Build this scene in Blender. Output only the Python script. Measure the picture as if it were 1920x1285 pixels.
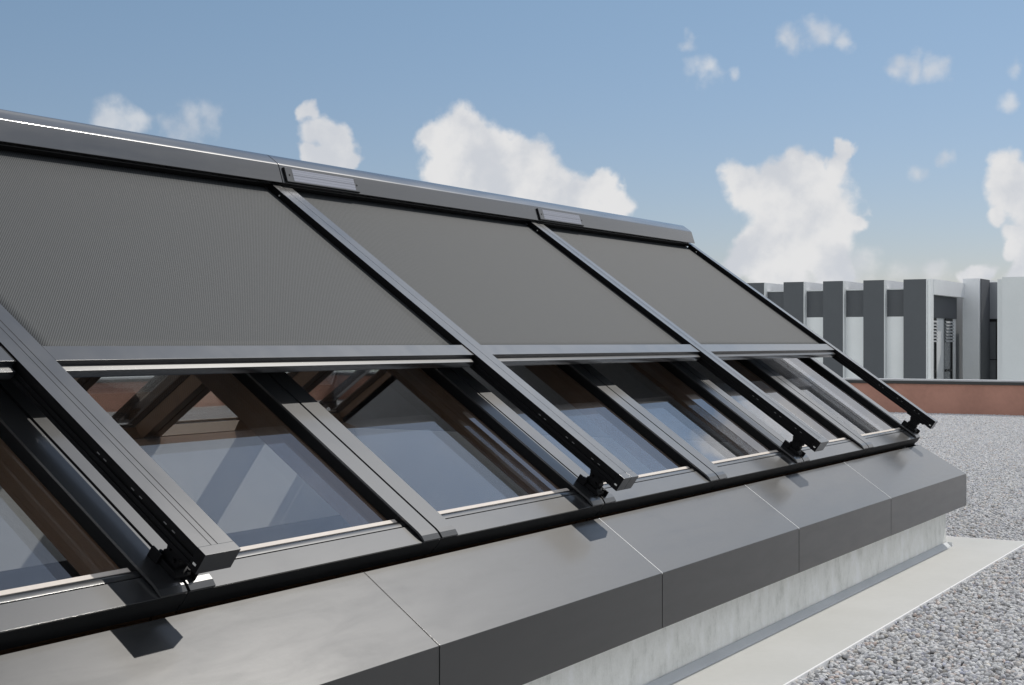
import bpy, bmesh, math, random
from mathutils import Vector, Matrix
random.seed(4)
for o in list(bpy.data.objects): bpy.data.objects.remove(o)
S = bpy.context.scene
COL = S.collection
R = math.radians

# ------------------------------------------------------------------ camera
YAW = 0.539                                   # heading from +X towards +Y
cam_d = bpy.data.cameras.new('camera'); cam = bpy.data.objects.new('camera', cam_d); COL.objects.link(cam)
cam_d.sensor_width = 36; cam_d.lens = 2682.7/1920*36; cam_d.clip_start = .05; cam_d.clip_end = 5000
cam.location = (-2.3368, -2.2287, 0.5498)
cam.rotation_euler = (R(90), 0, YAW - R(90))
S.camera = cam

# ------------------------------------------------------------------ sun, sky with clouds, exposure
SUN = Vector((.645, -.156, .748)).normalized()
sd = bpy.data.lights.new('sun', 'SUN'); sd.energy = 2.75; sd.angle = R(.53); sd.color = (1, .955, .89)
so = bpy.data.objects.new('sun', sd); COL.objects.link(so); so.location = (30, -8, 40)
so.rotation_euler = (-SUN).to_track_quat('-Z', 'Y').to_euler()
S.view_settings.view_transform = 'Standard'; S.view_settings.look = 'None'
S.view_settings.exposure = 0; S.view_settings.gamma = 1; S.view_settings.use_curve_mapping = False

F = Vector((math.cos(YAW), math.sin(YAW), 0)); RT = Vector((math.sin(YAW), -math.cos(YAW), 0))
def pdir(u, v):                               # a direction in the sky
    return (F + RT*((u-960)/2682.7) + Vector((0, 0, (642.5-v)/2682.7))).normalized()

class NG:
    """small helper round a node tree"""
    def __init__(s, t): s.t = t; s.n = t.nodes; s.l = t.links
    def put(s, sock, v):
        if v is None: return
        if hasattr(v, 'is_output'): s.l.new(v, sock)
        else: sock.default_value = v
    def math(s, op, a, b=None, c=None, clamp=False):
        n = s.n.new('ShaderNodeMath'); n.operation = op; n.use_clamp = clamp
        for i, v in enumerate((a, b, c)): s.put(n.inputs[i], v)
        return n.outputs[0]
    def vec(s, op, a, b=None):
        n = s.n.new('ShaderNodeVectorMath'); n.operation = op
        s.put(n.inputs[0], a)
        if op == 'SCALE': s.put(n.inputs['Scale'], b)
        elif b is not None: s.put(n.inputs[1], b)
        return n.outputs['Value'] if op in ('LENGTH', 'DISTANCE', 'DOT_PRODUCT') else n.outputs[0]
    def noise(s, vec, scale, detail=4, rough=.5, dist=0, out='Fac'):
        n = s.n.new('ShaderNodeTexNoise'); s.put(n.inputs['Vector'], vec); n.inputs['Scale'].default_value = scale
        n.inputs['Detail'].default_value = detail; n.inputs['Roughness'].default_value = rough; n.inputs['Distortion'].default_value = dist
        return n.outputs[out]
    def ramp(s, fac, stops, interp='LINEAR'):
        n = s.n.new('ShaderNodeValToRGB'); s.put(n.inputs[0], fac); e = n.color_ramp.elements; n.color_ramp.interpolation = interp
        while len(e) < len(stops): e.new(.5)
        for k, (p, c) in enumerate(stops):
            e[k].position = p; e[k].color = (*c, 1) if len(c) == 3 else c
        return n.outputs[0]
    def mr(s, v, a, b, c=0., d=1., smooth=True):
        n = s.n.new('ShaderNodeMapRange'); n.interpolation_type = 'SMOOTHSTEP' if smooth else 'LINEAR'
        for i, x in enumerate((v, a, b, c, d)): s.put(n.inputs[i], x)
        return n.outputs[0]
    def mix(s, f, a, b, mode='MIX'):
        n = s.n.new('ShaderNodeMix'); n.data_type = 'RGBA'; n.blend_type = mode
        s.put(n.inputs[0], f)
        s.put(n.inputs[6], (*a, 1) if isinstance(a, tuple) and len(a) == 3 else a)
        s.put(n.inputs[7], (*b, 1) if isinstance(b, tuple) and len(b) == 3 else b)
        return n.outputs[2]

W = bpy.data.worlds.new('World'); S.world = W; W.use_nodes = True
g = NG(W.node_tree); bg = g.n['Background']; bg.inputs['Strength'].default_value = .1
sky = g.n.new('ShaderNodeTexSky'); sky.sky_type = 'NISHITA'; sky.sun_disc = False
sky.sun_elevation = R(48.4); sky.sun_rotation = R(103.6); sky.altitude = 50; sky.air_density = 1; sky.dust_density = .25; sky.ozone_density = 1.6
tc = g.n.new('ShaderNodeTexCoord'); D = g.vec('NORMALIZE', tc.outputs['Generated'])
wob = g.noise(D, 30, 4, .5, out='Color')
Dw = g.vec('ADD', D, g.vec('SCALE', g.vec('SUBTRACT', wob, (.5, .5, .5)), .03))
blobs = [  # image-sized cumulus heads: pixel position, pixel radius
 (868, 262, 62), (822, 262, 36), (905, 300, 74), (842, 318, 52), (985, 318, 64), (940, 350, 80), (1040, 350, 60), (1092, 368, 52), (1140, 350, 34), (1160, 378, 38), (1172, 340, 16), (890, 400, 90), (1010, 420, 90), (1120, 430, 60),
 (572, 216, 22), (596, 250, 36), (625, 268, 34), (618, 298, 40), (578, 292, 24), (650, 300, 20), (610, 340, 40),
 (1400, 350, 50), (1450, 352, 62), (1510, 330, 52), (1540, 372, 74), (1476, 392, 84), (1568, 402, 54), (1585, 280, 20), (1570, 312, 24), (1418, 452, 52), (1480, 456, 80), (1545, 470, 58), (1390, 490, 44), (1460, 505, 70), (1560, 508, 50), (1606, 414, 22),
 (1890, 330, 42), (1912, 356, 56), (1880, 400, 28), (1900, 446, 32), (1886, 470, 22), (1925, 480, 36), (1960, 400, 70), (2010, 340, 60), (1840, 520, 30), (1920, 520, 40),
]
wisps = [(1490, 76, 30), (1530, 74, 34), (1570, 80, 26), (1478, 82, 20), (1680, 130, 26), (1716, 128, 30), (1754, 128, 28), (1290, 76, 20), (1312, 130, 30), (1330, 150, 26), (1365, 144, 20), (1730, 320, 24), (1780, 288, 22), (1905, 128, 22),
         (1890, 186, 26), (210, 232, 42), (250, 226, 28), (350, 226, 46), (392, 220, 38), (330, 246, 46), (1620, 490, 46), (1700, 515, 40), (1760, 518, 36)]
def field(lst):
    acc = None
    for u, v, r in lst:
        d = g.vec('DISTANCE', Dw, tuple(pdir(u, v)))
        f = g.math('MULTIPLY_ADD', d, -1.0/(r/2682.7), 1.0)
        acc = f if acc is None else g.math('SMOOTH_MAX', acc, f, .25)
    return acc
fb = field(blobs); fw = field(wisps)
extra = None                                  # banks of cloud to the right of and above the view
for c, r in (((.935, .055, .352), .05), ((.95, .05, .31), .06), ((.955, .09, .28), .07), ((.965, .04, .25), .08), ((.94, .12, .33), .035), ((.97, -.08, .22), .09), ((.9, -.3, .3), .12), ((.8, -.52, .3), .1)):
    f = g.math('MULTIPLY_ADD', g.vec('DISTANCE', Dw, tuple(Vector(c).normalized())), -1.0/r, 1.0)
    extra = f if extra is None else g.math('SMOOTH_MAX', extra, f, .25)
n1 = g.noise(D, 36, 8, .55, .1); n2 = g.noise(D, 110, 4, .5)
fb = g.math('SMOOTH_MAX', fb, extra, .1)
det = g.math('MULTIPLY_ADD', g.math('SUBTRACT', n1, .5), 1.15, g.math('MULTIPLY', g.math('SUBTRACT', n2, .5), .28))
mb = g.mr(g.math('ADD', fb, det), -.12, .34)
mw = g.math('MULTIPLY', g.mr(g.math('ADD', fw, g.math('MULTIPLY', det, 1.7)), -.05, 1.0), .66)
sep = g.n.new('ShaderNodeSeparateXYZ'); g.l.new(D, sep.inputs[0]); Z = sep.outputs[2]
away = g.math('MULTIPLY', g.mr(g.vec('DOT_PRODUCT', D, tuple(F)), .86, .78), g.mr(g.vec('DISTANCE', D, (.845, .1, .52)), .22, .34))
veil = g.math('MULTIPLY', g.mr(g.noise(D, 5, 5, .5), .25, .75, .05, .22), g.mr(g.vec('DOT_PRODUCT', D, tuple(F)), .88, .80))   # thin high haze      # the rest of the sky: unseen cumulus, thickened for more ambient light
zz = g.math('ADD', g.math('MAXIMUM', Z, 0.0), .14)
cmb = g.n.new('ShaderNodeCombineXYZ'); g.put(cmb.inputs[0], g.math('DIVIDE', sep.outputs[0], zz)); g.put(cmb.inputs[1], g.math('DIVIDE', sep.outputs[1], zz))
n3 = g.noise(cmb.outputs[0], 1.1, 9, .55, .3)
mo = g.math('MULTIPLY', g.math('MULTIPLY', g.mr(n3, .41, .56), away), g.mr(Z, .0, .1))
mask = g.math('MAXIMUM', g.math('MAXIMUM', mb, mw), g.math('MAXIMUM', mo, veil))
mask = g.math('MULTIPLY', mask, g.mr(Z, -.02, .0))
shade = g.mr(g.noise(g.vec('ADD', D, (0, 0, .02)), 30, 5, .5), .36, .66)
ccol = g.mix(shade, (6.0, 6.25, 6.7), (7.7, 7.7, 7.75))
cloud_boost = g.mr(g.vec('DOT_PRODUCT', D, tuple(-SUN)), -.35, .45, 1.0, 2.1)       # out-of-view clouds away from the sun, brightened to add ambient light
ccol = g.mix(1.0, ccol, cloud_boost, 'MULTIPLY')
haze_f = g.math('MULTIPLY', g.mr(Z, .22, .0, smooth=False), .12)
skyc = g.mix(1.0, sky.outputs[0], g.mix(g.mr(Z, .0, .30, smooth=False), (.61, .575, .70), (.85, .87, .82)), 'MULTIPLY')
g.l.new(g.mix(mask, skyc, ccol), bg.inputs['Color'])

# ------------------------------------------------------------------ materials
def new_mat(name):
    m = bpy.data.materials.new(name); m.use_nodes = True
    return m, NG(m.node_tree), m.node_tree.nodes['Principled BSDF']
def bump(g, b, h, strength, dist=.002):
    n = g.n.new('ShaderNodeBump'); n.inputs['Strength'].default_value = strength; n.inputs['Distance'].default_value = dist
    g.put(n.inputs['Height'], h); g.l.new(n.outputs[0], b.inputs['Normal'])
def coords(g, kind='Object'): return g.n.new('ShaderNodeTexCoord').outputs[kind]
def wpos(g): return g.n.new('ShaderNodeNewGeometry').outputs['Position']

def metal(name, base, rough, metallic=0.0, stretch=(3, 14, 14), var=.1, ior=1.45, coat=1.0, crough=.16):
    m, g, b = new_mat(name)
    p = g.vec('MULTIPLY', wpos(g), stretch)
    n = g.noise(p, 1.2, 6, .62, .4); n2 = g.noise(wpos(g), 160, 2, .5); n3 = g.noise(wpos(g), 9, 5, .7)
    col = g.mix(g.mr(n, .3, .7), tuple(c*(1-var) for c in base), tuple(c*(1+var) for c in base))
    g.l.new(col, b.inputs['Base Color'])
    g.put(b.inputs['Roughness'], g.math('ADD', g.mr(n, .25, .75, rough-.03, rough+.04), g.mr(n3, .5, .75, 0, .02)))
    b.inputs['Metallic'].default_value = metallic; b.inputs['IOR'].default_value = ior
    b.inputs['Coat Weight'].default_value = coat; b.inputs['Coat Roughness'].default_value = crough; b.inputs['Coat IOR'].default_value = 1.53
    bump(g, b, g.math('ADD', n2, g.math('MULTIPLY', n3, .6)), .05, .0006)
    return m
M_CLAD = metal('grey_coated_aluminium', (.014, .0145, .0145), .43, var=.05, coat=.85)
M_RAIL = metal('grey_anodised_rail', (.014, .0148, .017), .36, stretch=(9, 5, 5), var=.05, crough=.22)
M_COVER = metal('grey_cover_metal', (.016, .0168, .018), .40, stretch=(4, 9, 9), var=.05)
M_CASS = metal('grey_cassette_metal', (.022, .023, .026), .30, stretch=(2, 20, 20), var=.03, ior=1.7, crough=.12)
M_DARK = metal('dark_metal', (.011, .0115, .012), .5, 0, ior=1.3, coat=0)
M_BLACK = metal('black_plastic', (.0035, .0035, .004), .5, 0.0, ior=1.22, coat=0)
M_LIGHT = metal('light_screw_metal', (.7, .7, .66), .4, .3, coat=0)

def plain(name, col, rough=.7, var=.12, scale=6, bmp=.1, spec=.3, col2=None):
    m, g, b = new_mat(name)
    n = g.noise(wpos(g), scale, 8, .62); n2 = g.noise(wpos(g), scale*14, 3, .5)
    c2 = col2 or tuple(c*(1+var) for c in col)
    g.l.new(g.mix(g.mr(g.math('ADD', g.math('MULTIPLY', n, .8), g.math('MULTIPLY', n2, .2)), .3, .7), tuple(c*(1-var) for c in col), c2), b.inputs['Base Color'])
    b.inputs['Roughness'].default_value = rough; b.inputs['Specular IOR Level'].default_value = spec
    bump(g, b, n2, bmp)
    return m
M_SCREW = plain('grey_screw', (.25, .25, .25), .5, .05)
M_SEAM_GLINT = plain('painted_seam_glint', (.80, .80, .79), .6, .03)  # pale colour standing in for light caught on panel edges
def wood():
    m, g, b = new_mat('brown_stained_wood')
    n = g.noise(g.vec('MULTIPLY', wpos(g), (60, 5, 5)), 1.5, 7, .65, .6)
    g.l.new(g.mix(n, (.10, .05, .022), (.22, .115, .055)), b.inputs['Base Color'])
    b.inputs['Roughness'].default_value = .5; bump(g, b, n, .15)
    return m
M_WOOD = wood()
M_SPACER = plain('pale_glazing_strip', (.62, .56, .50), .5, .06)
M_WHITE = plain('white_plaster', (.85, .85, .845), .85, .03, 3)
M_ROOM = plain('grey_room_surface', (.16, .165, .17), .8, .1, 1)
M_GABLE = plain('grey_gable_lining', (.36, .36, .365), .7, .05)
M_RED = plain('red_brown_render', (.44, .235, .175), .85, .12, 1.3, .25)
M_GREYB = plain('facade_grey_panel', (.105, .11, .12), .7, .03, .8, 0)
M_WHITEB = plain('facade_white_panel', (.85, .855, .86), .75, .03, .5, 0)
M_LIGHTB = plain('facade_light_grey', (.70, .71, .72), .75, .03, .5, 0)
M_MIDB = plain('facade_mid_grey', (.30, .31, .33), .7, .03, .5, 0)
M_LOUV = plain('louvre_grey', (.4, .41, .42), .6, .04)
M_MEMB = plain('roof_membrane', (.53, .53, .505), .8, .03, 2.2, .08, col2=(.56, .56, .54))
M_FILLET = plain('grey_membrane_fillet', (.62, .64, .65), .55, .05, 5)
M_COPE = plain('coping_metal', (.42, .425, .43), .5, .05)
M_COPED = plain('dark_coping_fascia', (.05, .052, .05), .6, .05)
M_GROUND = plain('distant_ground', (.6, .62, .62), .9, .1, .05, 0, col2=(.42, .48, .38))

def concrete():
    m, g, b = new_mat('pale_concrete')
    p = wpos(g)
    st = g.noise(g.vec('MULTIPLY', p, (13, 13, 6)), 1, 7, .65, .5)
    cl = g.noise(g.vec('MULTIPLY', p, (1, 1, .6)), 12, 9, .72); fine = g.noise(p, 90, 4, .7)
    f = g.math('ADD', g.math('MULTIPLY', st, .2), g.math('ADD', g.math('MULTIPLY', cl, .68), g.math('MULTIPLY', fine, .12)))
    g.l.new(g.ramp(f, [(.36, (.66, .665, .62)), (.46, (.83, .83, .79)), (.52, (.88, .88, .84)), (.60, (.95, .95, .93))]), b.inputs['Base Color'])
    b.inputs['Roughness'].default_value = .85
    bump(g, b, g.math('ADD', fine, cl), .35, .003)
    return m
M_CONC = concrete()

def glass(name='window_glass', tint=(.975, .985, .985), ior=1.58, rough=0.0):
    m = bpy.data.materials.new(name); m.use_nodes = True; g = NG(m.node_tree); g.n.clear()
    out = g.n.new('ShaderNodeOutputMaterial'); mx = g.n.new('ShaderNodeMixShader'); tr = g.n.new('ShaderNodeBsdfTransparent'); gl = g.n.new('ShaderNodeBsdfGlossy')
    tr.inputs[0].default_value = (*tint, 1); gl.inputs['Roughness'].default_value = rough; gl.inputs[0].default_value = (.98, .98, 1, 1)
    fr = g.n.new('ShaderNodeFresnel'); bf = g.n.new('ShaderNodeNewGeometry').outputs['Backfacing']
    g.put(fr.inputs[0], g.math('MULTIPLY_ADD', bf, 1.0/ior-ior, ior))
    g.put(mx.inputs[0], g.math('DIVIDE', g.math('MULTIPLY', fr.outputs[0], 1.95), g.math('ADD', fr.outputs[0], 1.0), clamp=True)); g.l.new(tr.outputs[0], mx.inputs[1]); g.l.new(gl.outputs[0], mx.inputs[2]); g.l.new(mx.outputs[0], out.inputs[0])
    return m
M_GLASS = glass()
M_FGLASS = plain('facade_window_glass', (.16, .17, .18), .1, .1, .6, 0, spec=.8)

def fabric():
    m, g, b = new_mat('woven_screen_fabric')
    uv = g.n.new('ShaderNodeUVMap').outputs[0]          # metres along the ridge, metres up the slope
    sp = g.n.new('ShaderNodeSeparateXYZ'); g.l.new(uv, sp.inputs[0]); x, y = sp.outputs[0], sp.outputs[1]
    def wave(a, bq, pitch):
        t = g.math('ADD', g.math('MULTIPLY', x, a), g.math('MULTIPLY', y, bq))
        return g.math('MULTIPLY_ADD', g.math('SINE', g.math('MULTIPLY', t, 2*math.pi/pitch)), .5, .5)
    tw = wave(1, -.95, .0080); w1 = wave(1, .0, .0042); w2 = wave(0, 1, .0042)
    h = g.math('ADD', g.math('MULTIPLY', tw, .5), g.math('MULTIPLY', g.math('MULTIPLY', w1, w2), .5))
    n = g.noise(uv, 700, 2, .6)
    h = g.math('ADD', h, g.math('MULTIPLY', g.math('SUBTRACT', n, .5), .5))
    g.l.new(g.mix(g.mr(h, .1, .9, smooth=False), (.024, .026, .0275), (.130, .137, .140)), b.inputs['Base Color'])
    b.inputs['Roughness'].default_value = .62; b.inputs['Specular IOR Level'].default_value = .2
    bump(g, b, h, .35, .0012)
    return m
M_FAB = fabric()

def solar():
    m, g, b = new_mat('solar_cell_face')
    uv = g.n.new('ShaderNodeUVMap').outputs[0]; sp = g.n.new('ShaderNodeSeparateXYZ'); g.l.new(uv, sp.inputs[0])
    f = g.math('FRACT', g.math('MULTIPLY', sp.outputs[0], 1/.0088)); f2 = g.math('FRACT', g.math('MULTIPLY', sp.outputs[1], 1/.0105))
    ln = g.math('MAXIMUM', g.math('LESS_THAN', f, .2), g.math('LESS_THAN', f2, .18))
    g.l.new(g.mix(ln, (.40, .41, .46), (.23, .24, .28)), b.inputs['Base Color']); b.inputs['Roughness'].default_value = .35; b.inputs['Metallic'].default_value = .4
    return m
M_SOLAR = solar()

def stone(name, inst=True):
    m, g, b = new_mat(name)
    if inst: r = g.n.new('ShaderNodeObjectInfo').outputs['Random']; n = g.noise(coords(g), 3, 4, .6)
    else:
        v = g.n.new('ShaderNodeTexVoronoi'); g.put(v.inputs['Vector'], wpos(g)); v.inputs['Scale'].default_value = 58
        sp = g.n.new('ShaderNodeSeparateColor'); g.l.new(v.outputs['Color'], sp.inputs[0]); r = sp.outputs[0]; n = g.noise(wpos(g), 40, 4, .6)
    c = g.ramp(r, [(0, (.48, .48, .49)), (.25, (.68, .68, .68)), (.5, (.80, .80, .79)), (.72, (.74, .74, .76)), (.80, (.74, .69, .60)), (.86, (.56, .58, .68)), (.91, (.80, .77, .73)), (.96, (.70, .58, .52)), (1, (.86, .86, .85))])
    c = g.mix(g.mr(n, .3, .7), g.mix(1, c, (.72, .72, .72), 'MULTIPLY'), g.mix(1, c, (.95, .95, .95), 'MULTIPLY'))
    if not inst:
        v2 = g.n.new('ShaderNodeTexVoronoi'); v2.feature = 'DISTANCE_TO_EDGE'; g.put(v2.inputs['Vector'], wpos(g)); v2.inputs['Scale'].default_value = 58
        gap = g.mr(v2.outputs[0], .0, .16)
        c = g.mix(gap, (.20, .20, .20), c); bump(g, b, g.math('ADD', gap, g.math('MULTIPLY', n, .3)), .5, .004)
        big = g.noise(wpos(g), 1.1, 4, .6); c = g.mix(g.mr(big, .3, .7), g.mix(1, c, (.72, .72, .73), 'MULTIPLY'), g.mix(1, c, (.80, .80, .80), 'MULTIPLY'))
    g.l.new(c, b.inputs['Base Color']); b.inputs['Roughness'].default_value = .85
    return m
M_PEB = stone('pebble_stone'); M_GRAVEL = stone('gravel_surface', False)

# ------------------------------------------------------------------ helpers
TH = R(35.07); CS, SN = math.cos(TH), math.sin(TH); YR = 2.145; Z0 = -.632
def Wp(x, s, n): return Vector((x, s*CS - n*SN, s*SN + n*CS))
def base_of(p):
    v = Vector((0, 0, 0))
    while p: v += p.location; p = p.parent
    return v
def setp(o, label=None, cat=None, group=None, kind=None):
    for k, v in (('label', label), ('category', cat), ('group', group), ('kind', kind)):
        if v: o[k] = v
    return o
def mesh(name, verts, faces, mat, parent=None, bevel=0, uvs=None, smooth=False):
    me = bpy.data.meshes.new(name); off = base_of(parent)
    me.from_pydata([tuple(Vector(v)-off) for v in verts], [], faces)
    if uvs:
        ul = me.uv_layers.new(name='UVMap')
        for p in me.polygons:
            for li in p.loop_indices: ul.data[li].uv = uvs[me.loops[li].vertex_index]
    bm = bmesh.new(); bm.from_mesh(me); bmesh.ops.recalc_face_normals(bm, faces=bm.faces); bm.to_mesh(me); bm.free()
    me.materials.append(mat)
    o = bpy.data.objects.new(name, me); COL.objects.link(o); o.parent = parent
    if bevel:
        b = o.modifiers.new('bevel', 'BEVEL'); b.width = bevel; b.segments = 2; b.limit_method = 'ANGLE'; b.angle_limit = R(35); b.harden_normals = True
        for p in me.polygons: p.use_smooth = True
    if smooth:
        for p in me.polygons: p.use_smooth = True
    return o
def prism(pts0, pts1):
    n = len(pts0); v = list(pts0)+list(pts1)
    f = [list(range(n))[::-1], list(range(n, 2*n))]+[[i, (i+1) % n, n+(i+1) % n, n+i] for i in range(n)]
    return v, f
def xprism(prof, x0, x1, x0f=None, x1f=None):    # (s, n) profile run along the ridge
    return prism([Wp(x0, s, n) for s, n in prof], [Wp(x1, s, n) for s, n in prof])
def sprism(prof, s0, s1):                        # (x, n) profile run up the slope
    return prism([Wp(x, s0, n) for x, n in prof], [Wp(x, s1, n) for x, n in prof])
def yzprism(prof, x0, x1): return prism([Vector((x0, y, z)) for y, z in prof], [Vector((x1, y, z)) for y, z in prof])
def boxv(a, b):
    (x0, y0, z0), (x1, y1, z1) = a, b
    return prism([Vector(p) for p in ((x0, y0, z0), (x1, y0, z0), (x1, y1, z0), (x0, y1, z0))], [Vector(p) for p in ((x0, y0, z1), (x1, y0, z1), (x1, y1, z1), (x0, y1, z1))])
def slopebox(x0, x1, s0, s1, n0, n1): return xprism([(s0, n0), (s1, n0), (s1, n1), (s0, n1)], x0, x1)
def join(*parts):
    V, Fc = [], []
    for v, f in parts:
        o = len(V); V += list(v); Fc += [[i+o for i in q] for q in f]
    return V, Fc
def empty(name, loc, label, cat, group=None, rz=0):
    o = bpy.data.objects.new(name, None); COL.objects.link(o); o.location = loc; o.rotation_euler.z = rz; o.empty_display_size = .1
    return setp(o, label, cat, group)
def copy_tree(o, parent=None):
    c = o.copy(); COL.objects.link(c); c.parent = parent
    for ch in list(o.children): copy_tree(ch, c)
    return c
def screw(name, c, axis, r, h, mat, parent, seg=10):
    axis = Vector(axis).normalized(); q = axis.to_track_quat('Z', 'Y'); c = Vector(c)
    ring = [q @ Vector((r*math.cos(2*math.pi*i/seg), r*math.sin(2*math.pi*i/seg), 0)) for i in range(seg)]
    v, f = prism([c+p for p in ring], [c+p*.85+axis*h for p in ring])
    return mesh(name, v, f, mat, parent)
def mirror(vf): return [Vector((v[0], 2*YR-v[1], v[2])) for v in vf[0]], vf[1]

# ------------------------------------------------------------------ the setting: ground, roof, parapets
gr = mesh('ground', [(-900, -900, -9), (1500, -900, -9), (1500, 1500, -9), (-900, 1500, -9)], [[0, 1, 2, 3]], M_GROUND); setp(gr, kind='structure')
RX0, RX1, RY0, RY1 = -16, 22.2, -14, 16.9
HX0, HX1, HY0, HY1 = -2.95, 5.9, .3, 3.99
def roofring(x0, x1, y0, y1, hx0, hx1, hy0, hy1, z):
    v = [(x0, y0, z), (x1, y0, z), (x1, y1, z), (x0, y1, z), (hx0, hy0, z), (hx1, hy0, z), (hx1, hy1, z), (hx0, hy1, z)]
    return v, [[0, 1, 5, 4], [1, 2, 6, 5], [2, 3, 7, 6], [3, 0, 4, 7]]
v, f = roofring(RX0, RX1, RY0, RY1, HX0, HX1, HY0, HY1, Z0-.022)
setp(mesh('roof_terrain', v, f, M_GRAVEL), kind='structure')
v, f = join(boxv((RX0, RY0, -9), (RX1, RY0+.2, Z0-.03)), boxv((RX0, RY1-.2, -9), (RX1, RY1, Z0-.03)), boxv((RX0, RY0+.2, -9), (RX0+.2, RY1-.2, Z0-.03)), boxv((RX1-.2, RY0+.2, -9), (RX1, RY1-.2, Z0-.03)))
setp(mesh('own_building_wall', v, f, M_LIGHTB), 'pale outer walls of the building that carries the gravel roof', 'wall')
# membrane strip round the curb
ME = 6.47; MY = -.505
v, f = roofring(-3.5, ME, MY, 2*YR-MY, HX0, HX1, HY0, HY1, Z0)
mb_ = mesh('roof_membrane', v, f, M_MEMB); setp(mb_, kind='structure')
sm = mb_.modifiers.new('thick', 'SOLIDIFY'); sm.thickness = .006; sm.offset = -1
# thin turned up edge of the membrane
v, f = join(boxv((-3.5, MY-.008, Z0-.02), (ME+.008, MY, Z0+.006)), boxv((ME, MY, Z0-.02), (ME+.008, 2*YR-MY, Z0+.006)))
mesh('membrane_edge', v, f, M_WHITE, mb_)

# gravel: real pebbles where they can be told apart
gp = [(1.2, MY-.004, Z0-.02), (1.8, -2.7, Z0-.02), (ME+.012, -1.9, Z0-.02), (ME+.012, MY-.004, Z0-.02), (21.79, .6, Z0-.02), (21.79, 6.2, Z0-.02), (ME+.012, 1.9, Z0-.02)]
gv = mesh('gravel', gp, [[0, 1, 2, 3], [3, 2, 4, 5, 6]], M_PEB)
setp(gv, 'loose pale grey gravel of rounded pebbles covering the flat roof', None, None, 'stuff')
ng = bpy.data.node_groups.new('pebbles', 'GeometryNodeTree')
ng.interface.new_socket('Geometry', in_out='INPUT', socket_type='NodeSocketGeometry'); ng.interface.new_socket('Geometry', in_out='OUTPUT', socket_type='NodeSocketGeometry')
N = ng.nodes; L = ng.links
gi = N.new('NodeGroupInput'); go = N.new('NodeGroupOutput')
dp = N.new('GeometryNodeDistributePointsOnFaces'); dp.distribute_method = 'RANDOM'; dp.inputs['Density'].default_value = 4300
ico = N.new('GeometryNodeMeshIcoSphere'); ico.inputs['Radius'].default_value = .0105; ico.inputs['Subdivisions'].default_value = 2
sp_ = N.new('GeometryNodeSetPosition'); nz = N.new('ShaderNodeTexNoise'); nz.inputs['Scale'].default_value = 75; nz.inputs['Detail'].default_value = 1
vm = N.new('ShaderNodeVectorMath'); vm.operation = 'SUBTRACT'; vm.inputs[1].default_value = (.5, .5, .5); vs = N.new('ShaderNodeVectorMath'); vs.operation = 'SCALE'; vs.inputs['Scale'].default_value = .011
L.new(nz.outputs['Color'], vm.inputs[0]); L.new(vm.outputs[0], vs.inputs[0]); L.new(ico.outputs['Mesh'], sp_.inputs['Geometry']); L.new(vs.outputs[0], sp_.inputs['Offset'])
smn = N.new('GeometryNodeSetMaterial'); smn.inputs['Material'].default_value = M_PEB; L.new(sp_.outputs[0], smn.inputs[0])
ip = N.new('GeometryNodeInstanceOnPoints'); L.new(dp.outputs['Points'], ip.inputs['Points']); L.new(smn.outputs[0], ip.inputs['Instance'])
rv = N.new('FunctionNodeRandomValue'); rv.data_type = 'FLOAT_VECTOR'; rv.inputs['Min'].default_value = (-.5, -.5, 0); rv.inputs['Max'].default_value = (.5, .5, 6.28)
rs = N.new('FunctionNodeRandomValue'); rs.data_type = 'FLOAT_VECTOR'; rs.inputs['Min'].default_value = (.55, .55, .45); rs.inputs['Max'].default_value = (1.3, 1.15, .85)
L.new(rv.outputs[0], ip.inputs['Rotation']); L.new(rs.outputs[0], ip.inputs['Scale'])
rz_ = N.new('FunctionNodeRandomValue'); rz_.data_type = 'FLOAT_VECTOR'; rz_.inputs['Min'].default_value = (0, 0, .0); rz_.inputs['Max'].default_value = (0, 0, .019); rz_.inputs['Seed'].default_value = 7
ti = N.new('GeometryNodeSetPosition'); L.new(dp.outputs['Points'], ti.inputs['Geometry']); L.new(rz_.outputs[0], ti.inputs['Offset']); L.new(ti.outputs[0], ip.inputs['Points'])
L.new(gi.outputs[0], dp.inputs['Mesh']); L.new(ip.outputs[0], go.inputs[0])
md = gv.modifiers.new('pebbles', 'NODES'); md.node_group = ng

# parapets round the roof, each a rendered wall with a metal coping
PT = -.09
def parapet(label, a, b, axis):
    (x0, y0), (x1, y1) = a, b
    r = empty('parapet_wall', ((x0+x1)/2, (y0+y1)/2, Z0), label, 'wall')
    v, f = boxv((x0, y0, Z0-.1), (x1, y1, PT-.05)); mesh('wall_face', v, f, M_RED, r)
    e = .035
    v, f = boxv((x0-e, y0-e, PT-.055), (x1+e, y1+e, PT-.004)); mesh('fascia', v, f, M_COPED, r, .004)
    v, f = boxv((x0-e+.002, y0-e+.002, PT-.004), (x1+e-.002, y1+e-.002, PT+.02)); mesh('coping', v, f, M_COPE, r)
parapet('red brown parapet wall with dark coping in front of the striped building', (21.8, RY0), (22.2, 16.5), 'y')
parapet('red brown parapet wall seen through the skylight glass on the far side', (RX0, 16.5), (22.2, 16.9), 'x')
parapet('red brown parapet wall along the near side of the roof', (RX0, RY0), (21.8, RY0+.4), 'x')
parapet('red brown parapet wall at the near end of the roof', (RX0, RY0+.4), (RX0+.4, 16.5), 'y')

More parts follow.
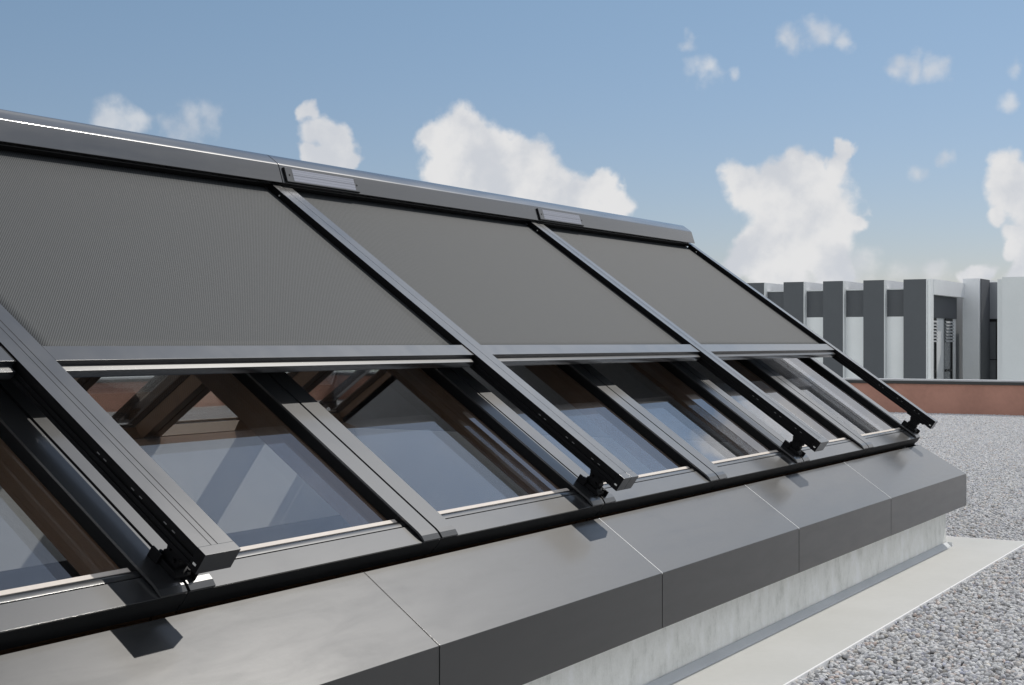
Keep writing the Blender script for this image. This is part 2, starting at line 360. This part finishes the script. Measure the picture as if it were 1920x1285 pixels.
# ------------------------------------------------------------------ striped building behind
BX = 80.; BT = 4.18; BB = -9.
br = empty('striped_building', (BX+8, 22, BB), 'grey and white building with tall dark vertical fins behind the red parapet', 'building')
fins = [(41.25, 42.6), (38.8, 40.1), (36.4, 37.7), (34.0, 35.3), (31.55, 32.87), (29.15, 30.5), (26.66, 27.96), (24.25, 25.51), (21.81, 23.08), (19.38, 20.73)]
for i, (y0, y1) in enumerate(fins):
    ymin = y0 if i else y0
    v, f = boxv((BX, y0+.06, BB), (BX+.25, y1, BT)); mesh('fin', v, f, M_GREYB, br)
    if i < 9: v, f = boxv((BX+.25, y0, BB), (BX+5, y1+.0, BT)); mesh('fin_return', v, f, M_LIGHTB, br)
    v, f = boxv((BX+.02, y0, BB), (BX+.25, y0+.06, BT-.01)); mesh('fin_edge', v, f, M_LIGHTB if i < 9 else M_WHITEB, br)
for i in range(len(fins)-1):
    y1 = fins[i][0]; y0 = fins[i+1][1]
    v, f = boxv((BX+.45, y0, 2.06), (BX+.9, y1, 3.62)); mesh('grey_panel', v, f, M_GREYB, br)
    v, f = boxv((BX+.4, y0, 3.62), (BX+.95, y1, 3.69)); mesh('panel_coping', v, f, M_LIGHTB, br)
    v, f = boxv((BX+.43, y0, BB), (BX+.9, y1, 2.055)); mesh('white_panel', v, f, M_WHITEB, br)
# side wing with overhanging white beam and two louvred windows, faces the camera's right
v, f = boxv((BX+.1, 19.2, BB), (BX+.75, 19.37, 4.2)); mesh('corner_post', v, f, M_WHITEB, br)
v, f = boxv((BX+.752, 19.18, 3.32), (BX+8.9, 19.6, 4.2)); mesh('roof_beam', v, f, M_WHITEB, br)
v, f = boxv((BX+.752, 19.55, 2.0), (BX+7.6, 19.8, 3.318)); mesh('grey_panel', v, f, M_GREYB, br)
v, f = boxv((BX+.752, 19.62, BB), (BX+7.6, 19.9, 1.998)); mesh('wall_face', v, f, M_WHITEB, br)
for (xa, xb) in ((80.95, 82.6), (84.7, 86.4)):
    w = mesh('window', *boxv((xa, 19.56, BB+5), (xb, 19.615, 1.98)), M_FGLASS, br)
    mesh('window_frame', *join(boxv((xb-.22, 19.5, BB+5), (xb, 19.56, 1.99)), boxv((xa, 19.5, 1.86), (xb-.22, 19.56, 1.99)), boxv((xa, 19.5, -1.2), (xb-.22, 19.56, -1.06))), M_DARK, w)
    for k in range(7):
        z = .58+k*.19
        mesh('louvre', *prism([Vector(p) for p in ((xa, 19.44, z), (xa, 19.5, z+.12), (xa, 19.53, z+.12), (xa, 19.47, z))], [Vector(p) for p in ((xb+.1, 19.44, z), (xb+.1, 19.5, z+.12), (xb+.1, 19.53, z+.12), (xb+.1, 19.47, z))]), M_LOUV, w)
# light pier, dark return, glazed bay, big light wall
def at_u(u, X):
    d = F + RT*((u-960)/2682.7); t = (X-cam.location.x)/d.x; return cam.location.y + t*d.y
XP = 88.
ya, yb = at_u(1805, XP), at_u(1836, XP)
v, f = boxv((XP, yb, BB), (XP+5, ya, 4.5)); mesh('pier', v, f, M_WHITEB, br)
v, f = boxv((XP+.3, yb-.06, BB), (90.6, yb, 4.49)); mesh('pier_return', v, f, M_GREYB, br)
X2 = 90.62; yc, yd = at_u(1846, X2), at_u(1875, X2)
v, f = boxv((X2, yd, 2.0), (X2+.4, yc, 4.35)); mesh('spandrel', v, f, M_MIDB, br)
w = mesh('window', *boxv((X2+.05, yd, BB+4), (X2+.3, yc, 2.0)), M_FGLASS, br)
mesh('window_frame', *join(boxv((X2-.05, yc-.14, BB+4), (X2+.05, yc, 1.9)), boxv((X2-.05, yd, 1.86), (X2+.05, yc, 2.04)), boxv((X2-.02, yc-.75, BB+4), (X2+.05, yc-.7, 1.86)), boxv((X2-.02, yd, -.55), (X2+.05, yc-.14, -.5))), M_DARK, w)
v, f = boxv((BX+.3, 2, BB), (BX+14, at_u(1879, BX+.3), 4.2)); mesh('end_wall', v, f, M_LIGHTB, br)
v, f = boxv((BX+.6, at_u(1879, BX+.3), BB), (BX+14, at_u(1870, BX+.6), 4.1)); mesh('end_wall_return', v, f, M_LIGHTB, br)
v, f = boxv((BX+1, 20, BB), (BX+12, 42, 3.5)); mesh('rear_block', v, f, M_MIDB, br)

# ------------------------------------------------------------------ curb: concrete upstand, well, room, cladding
XE = 6.04; XC = 6.145; KY, KZ = -.2286, -.2118; KL = -.395
CY = -.137
conc = empty('concrete_upstand', (1, CY, Z0), 'pale mottled concrete upstand wall under the grey skylight cladding', 'wall')
# outer concrete wall as a ring of four walls, 0.12 thick
for nm, a, b in (('wall_face', (-3.04, CY, Z0), (XE, CY+.14, -.2)), ('wall_face', (-3.04, 2*YR-CY-.14, Z0), (XE, 2*YR-CY, -.2)), ('wall_face', (XE-.14, CY+.14, Z0), (XE, 2*YR-CY-.14, -.2)), ('wall_face', (-3.04, CY+.14, Z0), (-2.9, 2*YR-CY-.14, -.2))):
    mesh(nm, *boxv(a, b), M_CONC, conc)
# grey fillet where membrane meets the wall
fl = [(CY-.004, Z0+.03), (CY-.03, Z0+.012), (CY-.036, Z0+.002), (CY-.004, Z0+.002)]
mesh('base_fillet', *yzprism(fl, -3.05, XE+.02), M_FILLET, conc)
mesh('base_fillet', *prism([Vector((XE+.004, CY-.036, Z0+.002)), Vector((XE+.036, CY-.036, Z0+.002)), Vector((XE+.03, CY-.036, Z0+.012)), Vector((XE+.004, CY-.036, Z0+.03))], [Vector((XE+.004, 4.4, Z0+.002)), Vector((XE+.036, 4.4, Z0+.002)), Vector((XE+.03, 4.4, Z0+.012)), Vector((XE+.004, 4.4, Z0+.03))]), M_WHITE, conc)
# white lining of the light well
well = empty('light_well', (0, YR, Z0), 'white plastered light well below the skylight glass', 'light well')
zt = -.062
mesh('lining', *yzprism([(4.0, zt), (3.93, Z0-.02), (4.12, Z0-.02), (4.12, zt)], -2.94, 5.88), M_WHITE, well)
mesh('lining', *boxv((-2.94, .17, Z0-.02), (5.88, .29, zt)), M_WHITE, well)
mesh('lining', *boxv((5.88, .17, Z0-.02), (5.898, 4.12, zt)), M_WHITE, well)
room = empty('room', (0, YR, -3.6), 'dim grey room below the skylight', 'room')
mesh('room_floor', *boxv((-9, -2, -3.7), (9, 6.5, -3.6)), M_ROOM, room)
mesh('room_wall', *boxv((-9, 6.5, -3.7), (9, 6.6, Z0-.04)), M_ROOM, room)
mesh('room_wall', *boxv((9, -2, -3.7), (9.1, 6.6, Z0-.04)), M_ROOM, room)
mesh('room_wall', *boxv((-9, -2.1, -3.7), (9, -2, Z0-.04)), M_ROOM, room)
mesh('room_wall', *boxv((-9.1, -2.1, -3.7), (-9, 6.6, Z0-.04)), M_ROOM, room)

# folded metal cladding panels over the curb
clad = empty('curb_cladding', (1, KY, KL), 'dark grey folded metal cladding panels running along the skylight base', 'cladding')
seams = [-3.10, -1.972, -.66, .653, 1.976, 3.30, 4.62]
T0 = (-.02*CS+.042*SN, -.02*SN-.042*CS)       # top edge, tucked under the sill
kd = Vector((KY, KZ)); 
for i, x0 in enumerate(seams):
    x1 = seams[i+1] if i+1 < len(seams) else None
    t = .003
    gap = .0021
    if x1:
        prof = [(T0[0], T0[1]), (KY, KZ), (KY, KL), (KY+.012, KL), (KY+.012, KZ-.004), (T0[0], T0[1]-.008)]
        mesh('cladding_panel', *yzprism(prof, x0+gap, x1-gap), M_CLAD, clad, .0012)
    else:
        # end panel: hipped round the corner at the far end
        Tx = 6.02
        V = [Vector(p) for p in ((x0+gap, T0[0], T0[1]), (x0+gap, KY, KZ), (x0+gap, KY, KL), (Tx, T0[0], T0[1]), (XC, KY, KZ), (XC, KY, KL))]
        V2 = [p + Vector((0, .012, -.004)) for p in V[:3]] + [V[3]+Vector((-.012, .012, -.01)), V[4]+Vector((-.012, .012, -.004)), V[5]+Vector((-.012, .012, 0))]
        Vv = V+V2
        Fc = [[0, 1, 4, 3], [1, 2, 5, 4], [6, 9, 10, 7], [7, 10, 11, 8], [2, 8, 11, 5], [0, 6, 7, 1], [1, 7, 8, 2], [0, 3, 9, 6], [3, 4, 10, 9], [4, 5, 11, 10]]
        mesh('cladding_panel', Vv, Fc, M_CLAD, clad)
    # dark backing strip in the joint; far seams get a pale painted edge highlight
    if x0 > 1.9: mesh('joint_strip', *yzprism([(T0[0], T0[1]+.0006), (KY, KZ+.0008), (KY, KZ-.004), (T0[0], T0[1]-.006)], x0-.0017, x0+.0017), M_SEAM_GLINT, clad)
    else: mesh('joint_strip', *yzprism([(T0[0], T0[1]-.0006), (KY+.002, KZ-.0006), (KY+.002, KZ-.004), (T0[0], T0[1]-.006)], x0-.005, x0+.005), M_DARK, clad)
    mesh('joint_strip', *boxv((x0-.005, KY+.003, KL+.001), (x0+.005, KY+.007, KZ-.006)), M_DARK, clad)
# far end face and the opposite side
YB = 2*YR
V = [Vector(p) for p in ((6.02, T0[0], T0[1]), (XC, KY, KZ), (XC, YB-KY, KZ), (6.02, YB-T0[0], T0[1]), (XC, KY, KL), (XC, YB-KY, KL))]
o = mesh('end_panel', V, [[0, 1, 2, 3], [1, 4, 5, 2]], M_CLAD, clad); sm = o.modifiers.new('t', 'SOLIDIFY'); sm.thickness = .004
prof = [(T0[0], T0[1]), (KY, KZ), (KY, KL), (KY+.012, KL), (KY+.012, KZ-.004), (T0[0], T0[1]-.008)]
mesh('rear_panel', *mirror(yzprism(prof, -3.1, XC-.006)), M_CLAD, clad)
mesh('soffit', *join(boxv((-3.1, KY+.012, KL+.03), (XC-.02, CY-.002, KL+.034)), boxv((XE+.002, CY, KL+.03), (XC-.02, YB-KY-.02, KL+.034))), M_DARK, clad)

# ------------------------------------------------------------------ skylight modules
LS = 2.14
def make_module():
    r = empty('skylight_module', (0, 0, 0), '', 'skylight')
    gl = mesh('glass_pane', *slopebox(.045, .955, .100, LS-.06, -.030, -.012), M_GLASS, r)
    # sill cover: flat outer strip, groove, rounded inner bead
    sill = mesh('sill_cover', *xprism([(0, 0), (.069, 0), (.069, -.008), (.060, -.034), (.0, -.034)], .001, .999), M_COVER, r, .0007)
    mesh('sill_front', *slopebox(.001, .999, -.0012, -.0001, -.034, -.0016), M_DARK, r)
    mesh('sill_skirt', *slopebox(.002, .998, .0025, .03, -.056, -.0345), M_DARK, r)
    mesh('sill_bead', *xprism([(.0735, -.002), (.084, -.001), (.094, -.004), (.100, -.0100), (.100, -.024), (.0735, -.024)], .06, .94), M_COVER, sill, .001)
    mesh('spacer_strip', *xprism([(.1005, -.0115), (.113, -.0115), (.113, -.009), (.1005, -.009)], .075, .915), M_SPACER, r)
    # mullion covers, both sides
    for a, b in ((.005, .085), (.915, .995)):
        c = mesh('cover_strip', *xprism([(-.001, .0015), (-.0005, .0050), (.015, .0112), (.030, .013), (LS, .013), (LS, .0065), (.03, .0065), (.014, .0035)], a, b), M_COVER, r)
    for a, b in ((.012, .078), (.922, .988)):
        mesh('side_gasket', *xprism([(.006, .0005), (.014, .0028), (.03, .0058), (LS, .0058), (LS, -.03), (.04, -.03), (.04, .0005)], a, b), M_BLACK, r)
    for a, b in ((.006, .075), (.925, .994)):
        mesh('rafter', *slopebox(a, b, .05, LS, -.125, -.031), M_WOOD, r, .002)
    mesh('bottom_rail', *slopebox(.0755, .9245, .045, .118, -.115, -.036), M_WOOD, r, .002)
    mesh('top_rail', *slopebox(.0755, .9245, LS-.12, LS, -.115, -.031), M_WOOD, r, .002)
    mesh('inner_lining', *prism([Wp(.002, .05, -.126), Wp(.002, .13, -.126), Vector((.002, .29, -.062)), Vector((.002, .1, -.09))], [Wp(.998, .05, -.126), Wp(.998, .13, -.126), Vector((.998, .29, -.062)), Vector((.998, .1, -.09))]), M_WOOD, r)
    return r
proto = make_module()
near_lab = {-3: 'skylight module out of view left of the first awning rail', -2: 'skylight module before the nearest awning bay', -1: 'nearest skylight module, left of the wide front guide rail',
 0: 'skylight module just right of the nearest wide guide rail, light stripes inside', 1: 'skylight module left of the split double guide rail', 2: 'skylight module right of the split double guide rail',
 3: 'skylight module left of the third guide rail', 4: 'skylight module right of the third guide rail with cloud reflected', 5: 'last skylight module at the far end beside the single guide rail'}
first = True
for k in range(-3, 6):
    o = proto if first else copy_tree(proto); first = False
    o.location = (k, 0, 0); o['label'] = near_lab.get(k, 'skylight module on the near slope outside the view'); o['group'] = 'skylight modules on the near slope'
ords = ['eighth', 'seventh', 'sixth', 'fifth', 'fourth', 'third', 'second']
far_lab = ['skylight module on the far slope closest to the camera end'] + ['skylight module on the far slope, %s counted back from the far gable' % q for q in ords] + ['skylight module on the far slope touching the grey gable']
for k in range(-3, 6):
    o = copy_tree(proto); o.location = (k+1, YB, 0); o.rotation_euler.z = math.pi; o['label'] = far_lab[k+3]; o['group'] = 'skylight modules on the far slope'
# flat ridge between the two slopes
ry0, rz = Wp(0, LS, 0).y, Wp(0, LS, 0).z
rd = empty('ridge_beam', (0, YR, rz-.2), 'dark flat ridge beam joining the two skylight slopes', 'beam')
mesh('beam', *boxv((-3, ry0+.02, rz-.2), (5.98, YB-ry0-.02, rz-.03)), M_WOOD, rd)
mesh('ridge_capping', *boxv((-3, ry0-.005, rz-.028), (6.0, YB-ry0+.005, rz+.0)), M_COVER, rd)
# gable closing the far end
gb = empty('gable_end', (5.99, YR, 0), 'grey gable panel closing the far end of the skylight', 'wall')
gpf = [(.02, -.05), (ry0, rz-.04), (YB-ry0, rz-.04), (YB-.02, -.05)]
mesh('outer_skin', *yzprism(gpf, 6.0, 6.012), M_CLAD, gb)
mesh('inner_skin', *yzprism([(.06, -.062), (ry0, rz-.07), (YB-ry0, rz-.07), (YB-.06, -.062)], 5.925, 5.94), M_GABLE, gb)
mesh('near_end_skin', *yzprism(gpf, -3.02, -3.008), M_CLAD, gb)
mesh('edge_trim', *slopebox(5.9965, 6.018, .01, LS, -.045, .004), M_COVER, gb)

# ------------------------------------------------------------------ awnings
RW = .0555; RN0, RN1 = .086, .138; RS0, RS1 = -.030, 1.838
def guide_rail(x0, x1, label, kind, grp='awning guide rails'):
    r = empty('guide_rail', Wp((x0+x1)/2, RS0, RN0), label, 'rail', grp)
    a, b = x0, x1; i = .005
    L_ = [(a, RN1), (a, .1245), (a+i, .1240), (a+i, .1120), (a, .1115), (a, .1045), (a+.6*i, .104), (a+.6*i, .098), (a, .0975), (a+.001, RN0)]
    Rr = [(2*(a+b)/2-x, n) for x, n in L_][::-1]
    if kind == 'wide':
        m = (a+b)/2
        top = [(m+.008, RN1), (m+.007, RN1-.0014), (m+.005, RN1-.0014), (m+.004, RN1-.0003), (m-.012, RN1-.0003), (m-.013, RN1-.0014), (m-.015, RN1-.0014), (m-.016, RN1)]
    else: top = []
    prof = L_ + Rr + top[:]
    # order: left side downwards, right side upwards, then the top from right to left
    v, f = sprism(prof, -.002, RS1)
    track = mesh('rail_profile', v, f, M_RAIL, r)
    cap = mesh('end_cap', *sprism([(a-.0006, RN1+.0006), (b+.0006, RN1+.0006), (b+.0006, RN0-.0006), (a-.0006, RN0-.0006)], RS0, -.0025), M_RAIL, r, .001)
    for o_ in (track, cap):                    # black side tracks of the rail
        o_.data.materials.append(M_BLACK)
        for p in o_.data.polygons:
            n_ = p.normal; c_ = p.center.x+r.location.x
            if abs(n_.x) > .5 and (c_ < a+.01 or c_ > b-.01) : p.material_index = 1
            elif abs(n_.x) <= .5 and o_ is track and abs(n_.dot(Vector((0, -SN, CS)))) > .5 and (c_ < a+.0055 or c_ > b-.0055) and p.area < .012: p.material_index = 1
    for px in ((a-.0006, -1),):
        c = Wp(px[0], -.014, .108)
        V, Fc = slopebox(px[0]-.0008, px[0]+.0004, -.021, -.011, .1005, .1055)
        mesh('slot', V, Fc, M_LIGHT, cap)
    for s in (.075, .105, .195, .225, .33, .355):
        V, Fc = slopebox(a-.0002+.004, a+.0058, s-.005, s+.005, .1172, .1188); mesh('screw', V, Fc, M_SCREW, r)
    screw('screw', Wp(a, 1.77, .122), (-1, 0, 0), .0035, .0012, M_LIGHT, r)
    return r
def bracket(xc, label, flip=False):
    r = empty('rail_bracket', Wp(xc, .06, .013), label, 'bracket', 'brackets under the awning guide rails')
    w = .017
    # foot clamp on the module covers
    mesh('foot_clamp', *xprism([(.030, .0135), (.112, .0135), (.116, .024), (.108, .030), (.040, .030), (.028, .022)], xc-.026, xc+.026), M_BLACK, r, .002)
    mesh('foot_jaw', *slopebox(xc-.034, xc-.027, .086, .120, .010, .040), M_BLACK, r, .0015)
    mesh('foot_jaw', *slopebox(xc+.027, xc+.034, .02, .05, .010, .032), M_BLACK, r, .0015)
    # toothed post leaning up the slope
    mesh('post', *xprism([(.046, .030), (.098, .030), (.100, .044), (.094, .050), (.098, .062), (.104, .070), (.104, .084), (.036, .084), (.038, .074), (.046, .068), (.043, .060), (.050, .052), (.044, .045)], xc-w, xc+w), M_BLACK, r, .0015)
    mesh('head_plate', *xprism([(.020, .078), (.132, .078), (.136, .0855), (.016, .0855)], xc-.022, xc+.022), M_BLACK, r, .001)
    for s, n in ((.060, .044), (.085, .058), (.066, .072)):
        screw('bolt', Wp(xc-w, s, n), (-1, 0, 0), .0055, .006, M_BLACK, r, 6)
    screw('bolt', Wp(xc+.012, .034, .030), (0, -SN, CS), .005, .006, M_BLACK, r, 6)
    screw('bolt', Wp(xc-.015, .105, .030), (0, -SN, CS), .005, .006, M_BLACK, r, 6)
    return r
things = []
things.append(guide_rail(-2-RW, -2+RW, 'wide grey awning guide rail behind the left picture edge', 'wide'))
things.append(guide_rail(-RW, RW, 'nearest and widest grey guide rail at the lower left with grooved top', 'wide'))
things.append(guide_rail(2-RW, 2-.0012, 'left half of the split double guide rail at mid picture', 'single'))
things.append(guide_rail(2+.0012, 2+RW, 'right half of the split double guide rail at mid picture', 'plain'))
things.append(guide_rail(4-RW, 4+RW, 'grey guide rail between the second and third fabric bays, second from the far end', 'wide'))
things.append(guide_rail(6-RW, 6, 'narrow single guide rail at the far right end', 'single'))
bl = {-2: 'black rail bracket left of the view', 0: 'black bracket under the nearest wide guide rail', 2: 'black toothed bracket under the split double guide rail', 4: 'black bracket under the second guide rail from the far end', 5.972: 'black bracket under the last guide rail at the far end'}
for xc, l in bl.items(): things.append(bracket(xc, l))
FN = .112
def awning(x0, x1, label, up=0.0):
    r = empty('awning', Wp((x0+x1)/2, .69, .1), label, 'awning', 'fabric awnings over the skylight')
    # fabric sheet, a hair of sag, with weave coordinates in metres
    nx, ns = 24, 16; s0, s1 = .742+up, 1.86; V, U = [], []
    for j in range(ns+1):
        for i in range(nx+1):
            x = x0+.0005+(x1-x0-.001)*i/nx; s = s0+(s1-s0)*j/ns
            n = FN-.0025*math.sin(math.pi*j/ns)*math.sin(math.pi*i/nx)
            V.append(Wp(x, s, n)); U.append((x, s))
    Fc = [[j*(nx+1)+i, j*(nx+1)+i+1, (j+1)*(nx+1)+i+1, (j+1)*(nx+1)+i] for j in range(ns) for i in range(nx)]
    fa = mesh('fabric', V, Fc, M_FAB, r, uvs=U, smooth=True)
    sm = fa.modifiers.new('t', 'SOLIDIFY'); sm.thickness = .0008; sm.offset = -1
    a, b = x0+.006, x1-.006
    bar = mesh('bottom_bar', *xprism([(s+up, n) for s, n in ((.7505, .1345), (.690, .1345), (.690, .113), (.694, .092), (.7505, .092))], a, b), M_RAIL, r, .0008)
    mesh('bar_lip', *xprism([(s+up, n) for s, n in ((.6895, .1205), (.669, .1180), (.669, .104), (.6765, .0905), (.6935, .0905), (.6895, .112))], a, b-.004), M_RAIL, bar, .0006)
    mesh('bar_end', *slopebox(a-.004, a, .688+up, .751+up, .092, .1345), M_BLACK, bar)
    mesh('bar_end', *slopebox(b, b+.004, .688+up, .751+up, .092, .1345), M_BLACK, bar)
    return r
aw = [(-2+RW, -RW, 'nearest awning, only its bar end shows at the left edge'), (RW, 2-RW, 'largest grey fabric awning in the left half with visible weave'), (2+RW, 4-RW, 'middle grey fabric awning between the second and third rails'), (4+RW, 6-RW, 'smallest grey fabric awning at the far end')]
for x0, x1, l in aw: things.append(awning(x0, x1, l))

# cassette covers at the top of the awnings
def arc(c, r, a0, a1, n=5): return [(c[0]+r*math.cos(R(a0+(a1-a0)*i/n)), c[1]+r*math.sin(R(a0+(a1-a0)*i/n))) for i in range(n+1)]
def cassette(x0, x1, label):
    r = empty('awning_cassette', Wp((x0+x1)/2, 1.9, .09), label, 'awning cassette', 'awning cassettes along the ridge')
    # front face leans back from the lower lip to the shoulder, then a flat top and rounded back
    prof = [(1.8275, .1505), (1.8265, .1525)] + [(1.8265+(1.8835-1.8265)*t, .1525+(.1955-.1525)*t) for t in (.33, .66, 1)] + [(1.8875, .1981), (1.8925, .1994), (1.899, .2000), (1.93, .2005), (1.952, .2003), (1.964, .198), (1.975, .192), (1.99, .178), (2.01, .15), (2.03, .10), (2.03, .09), (1.86, .09), (1.86, .147), (1.835, .147)]
    sh = mesh('shell', *xprism(prof, x0+.0022, x1-.0022), M_CASS, r)
    for p in sh.data.polygons: p.use_smooth = False
    b = sh.modifiers.new('bevel', 'BEVEL'); b.width = .0018; b.segments = 2; b.limit_method = 'ANGLE'; b.angle_limit = R(12); b.harden_normals = True
    for p in sh.data.polygons: p.use_smooth = True
    mesh('lower_lip', *xprism([(1.8345, .1375), (1.8595, .1375), (1.8595, .1355), (1.8345, .1350)], x0+.002, x1-.002), M_RAIL, r)
    mesh('under_channel', *xprism([(1.842, .1345), (1.8595, .1345), (1.8595, .118), (1.842, .118)], x0+.002, x1-.002), M_BLACK, r)
    return r
cas = [cassette(-2, 2, 'long grey awning cassette along the ridge at upper left with bright edge'), cassette(2, 5.99, 'grey awning cassette with two solar panels ending at the far end')]
mesh('joint_gap', *xprism([(1.8282, .1512), (1.8840, .1935), (1.893, .1978), (1.95, .1985), (1.97, .192), (2.0, .158), (1.9, .12)], 1.998, 2.002), M_BLACK, cas[1])

def solar_panel(x0, x1, label):
    A = (1.8265, .1525); B = (1.8835, .1955); d = Vector((B[0]-A[0], B[1]-A[1])); ln = d.length; d.normalize(); nn = Vector((-d.y, d.x))
    def q(x, t, h): return Wp(x, A[0]+d.x*ln*t+nn.x*h, A[1]+d.y*ln*t+nn.y*h)
    def slab(xa, xb, ta, tb, h0, h1): return prism([q(xa, ta, h0), q(xb, ta, h0), q(xb, tb, h0), q(xa, tb, h0)], [q(xa, ta, h1), q(xb, ta, h1), q(xb, tb, h1), q(xa, tb, h1)])
    r = empty('solar_panel', q((x0+x1)/2, .5, 0), label, 'solar panel', 'small solar panels on the cassette')
    mesh('backing', *slab(x0-.004, x1+.002, .03, .90, .0005, .0065), M_BLACK, r)
    mesh('frame', *slab(x0, x1, .07, .90, .0066, .0085), M_CASS, r, .0006)
    for ta, tb in ((.13, .485), (.505, .84)):
        V, Fc = slab(x0+.042, x1-.026, ta, tb, .0086, .0090)
        U = [(x, t*ln) for x, t in ((x0, ta), (x1, ta), (x1, tb), (x0, tb))]*2
        mesh('solar_cell', V, Fc, M_SOLAR, r, uvs=U)
    for x in (x0+.020, x1-.012): screw('screw', q(x, .46, .0085), q(x, .46, 1)-q(x, .46, 0), .0045, .001, M_BLACK, r)
    return r
things.append(solar_panel(2.022, 2.490, 'larger solar panel just right of the cassette joint'))
things.append(solar_panel(4.020, 4.490, 'smaller more distant solar panel above the third guide rail'))

# the awnings of the far slope: the same things turned round
by = {}
for t in things+cas: by.setdefault(t.name.split('.')[0], []).append(t)
def far(t, x, label, group):
    c = copy_tree(t); c.location = (x, YB-t.location.y, t.location.z); c.rotation_euler.z = math.pi; c['label'] = label; c['group'] = group
rolled = awning(RW, 2-RW, 'rolled up awning', 1.06)       # the far slope's blinds are wound in
rails = by['guide_rail']; br_ = by['rail_bracket']
for x, w in ((0, 'third'), (2, 'second'), (4, 'first')):
    far(rails[1], x, 'awning guide rail on the far slope, %s inward from the far end rail' % w, 'awning guide rails on the far slope')
    far(br_[1], x, 'rail bracket on the far slope, %s inward from the far end bracket' % w, 'brackets on the far slope')
    far(rolled, x+1, 'rolled up awning under the far slope cassette, %s from the far gable' % w, 'awnings on the far slope')
for ch in list(rolled.children_recursive): bpy.data.objects.remove(ch)
bpy.data.objects.remove(rolled)
far(rails[-1], 6-RW/2, 'narrow end guide rail on the far slope, seen through the glass', 'awning guide rails on the far slope')
far(br_[1], 5.972, 'rail bracket at the end of the far slope, seen through the glass', 'brackets on the far slope')
far(cas[0], 4, 'awning cassette on the far slope near the far end', 'awning cassettes on the far slope')
far(cas[0], 0, 'awning cassette on the far slope near the camera', 'awning cassettes on the far slope')
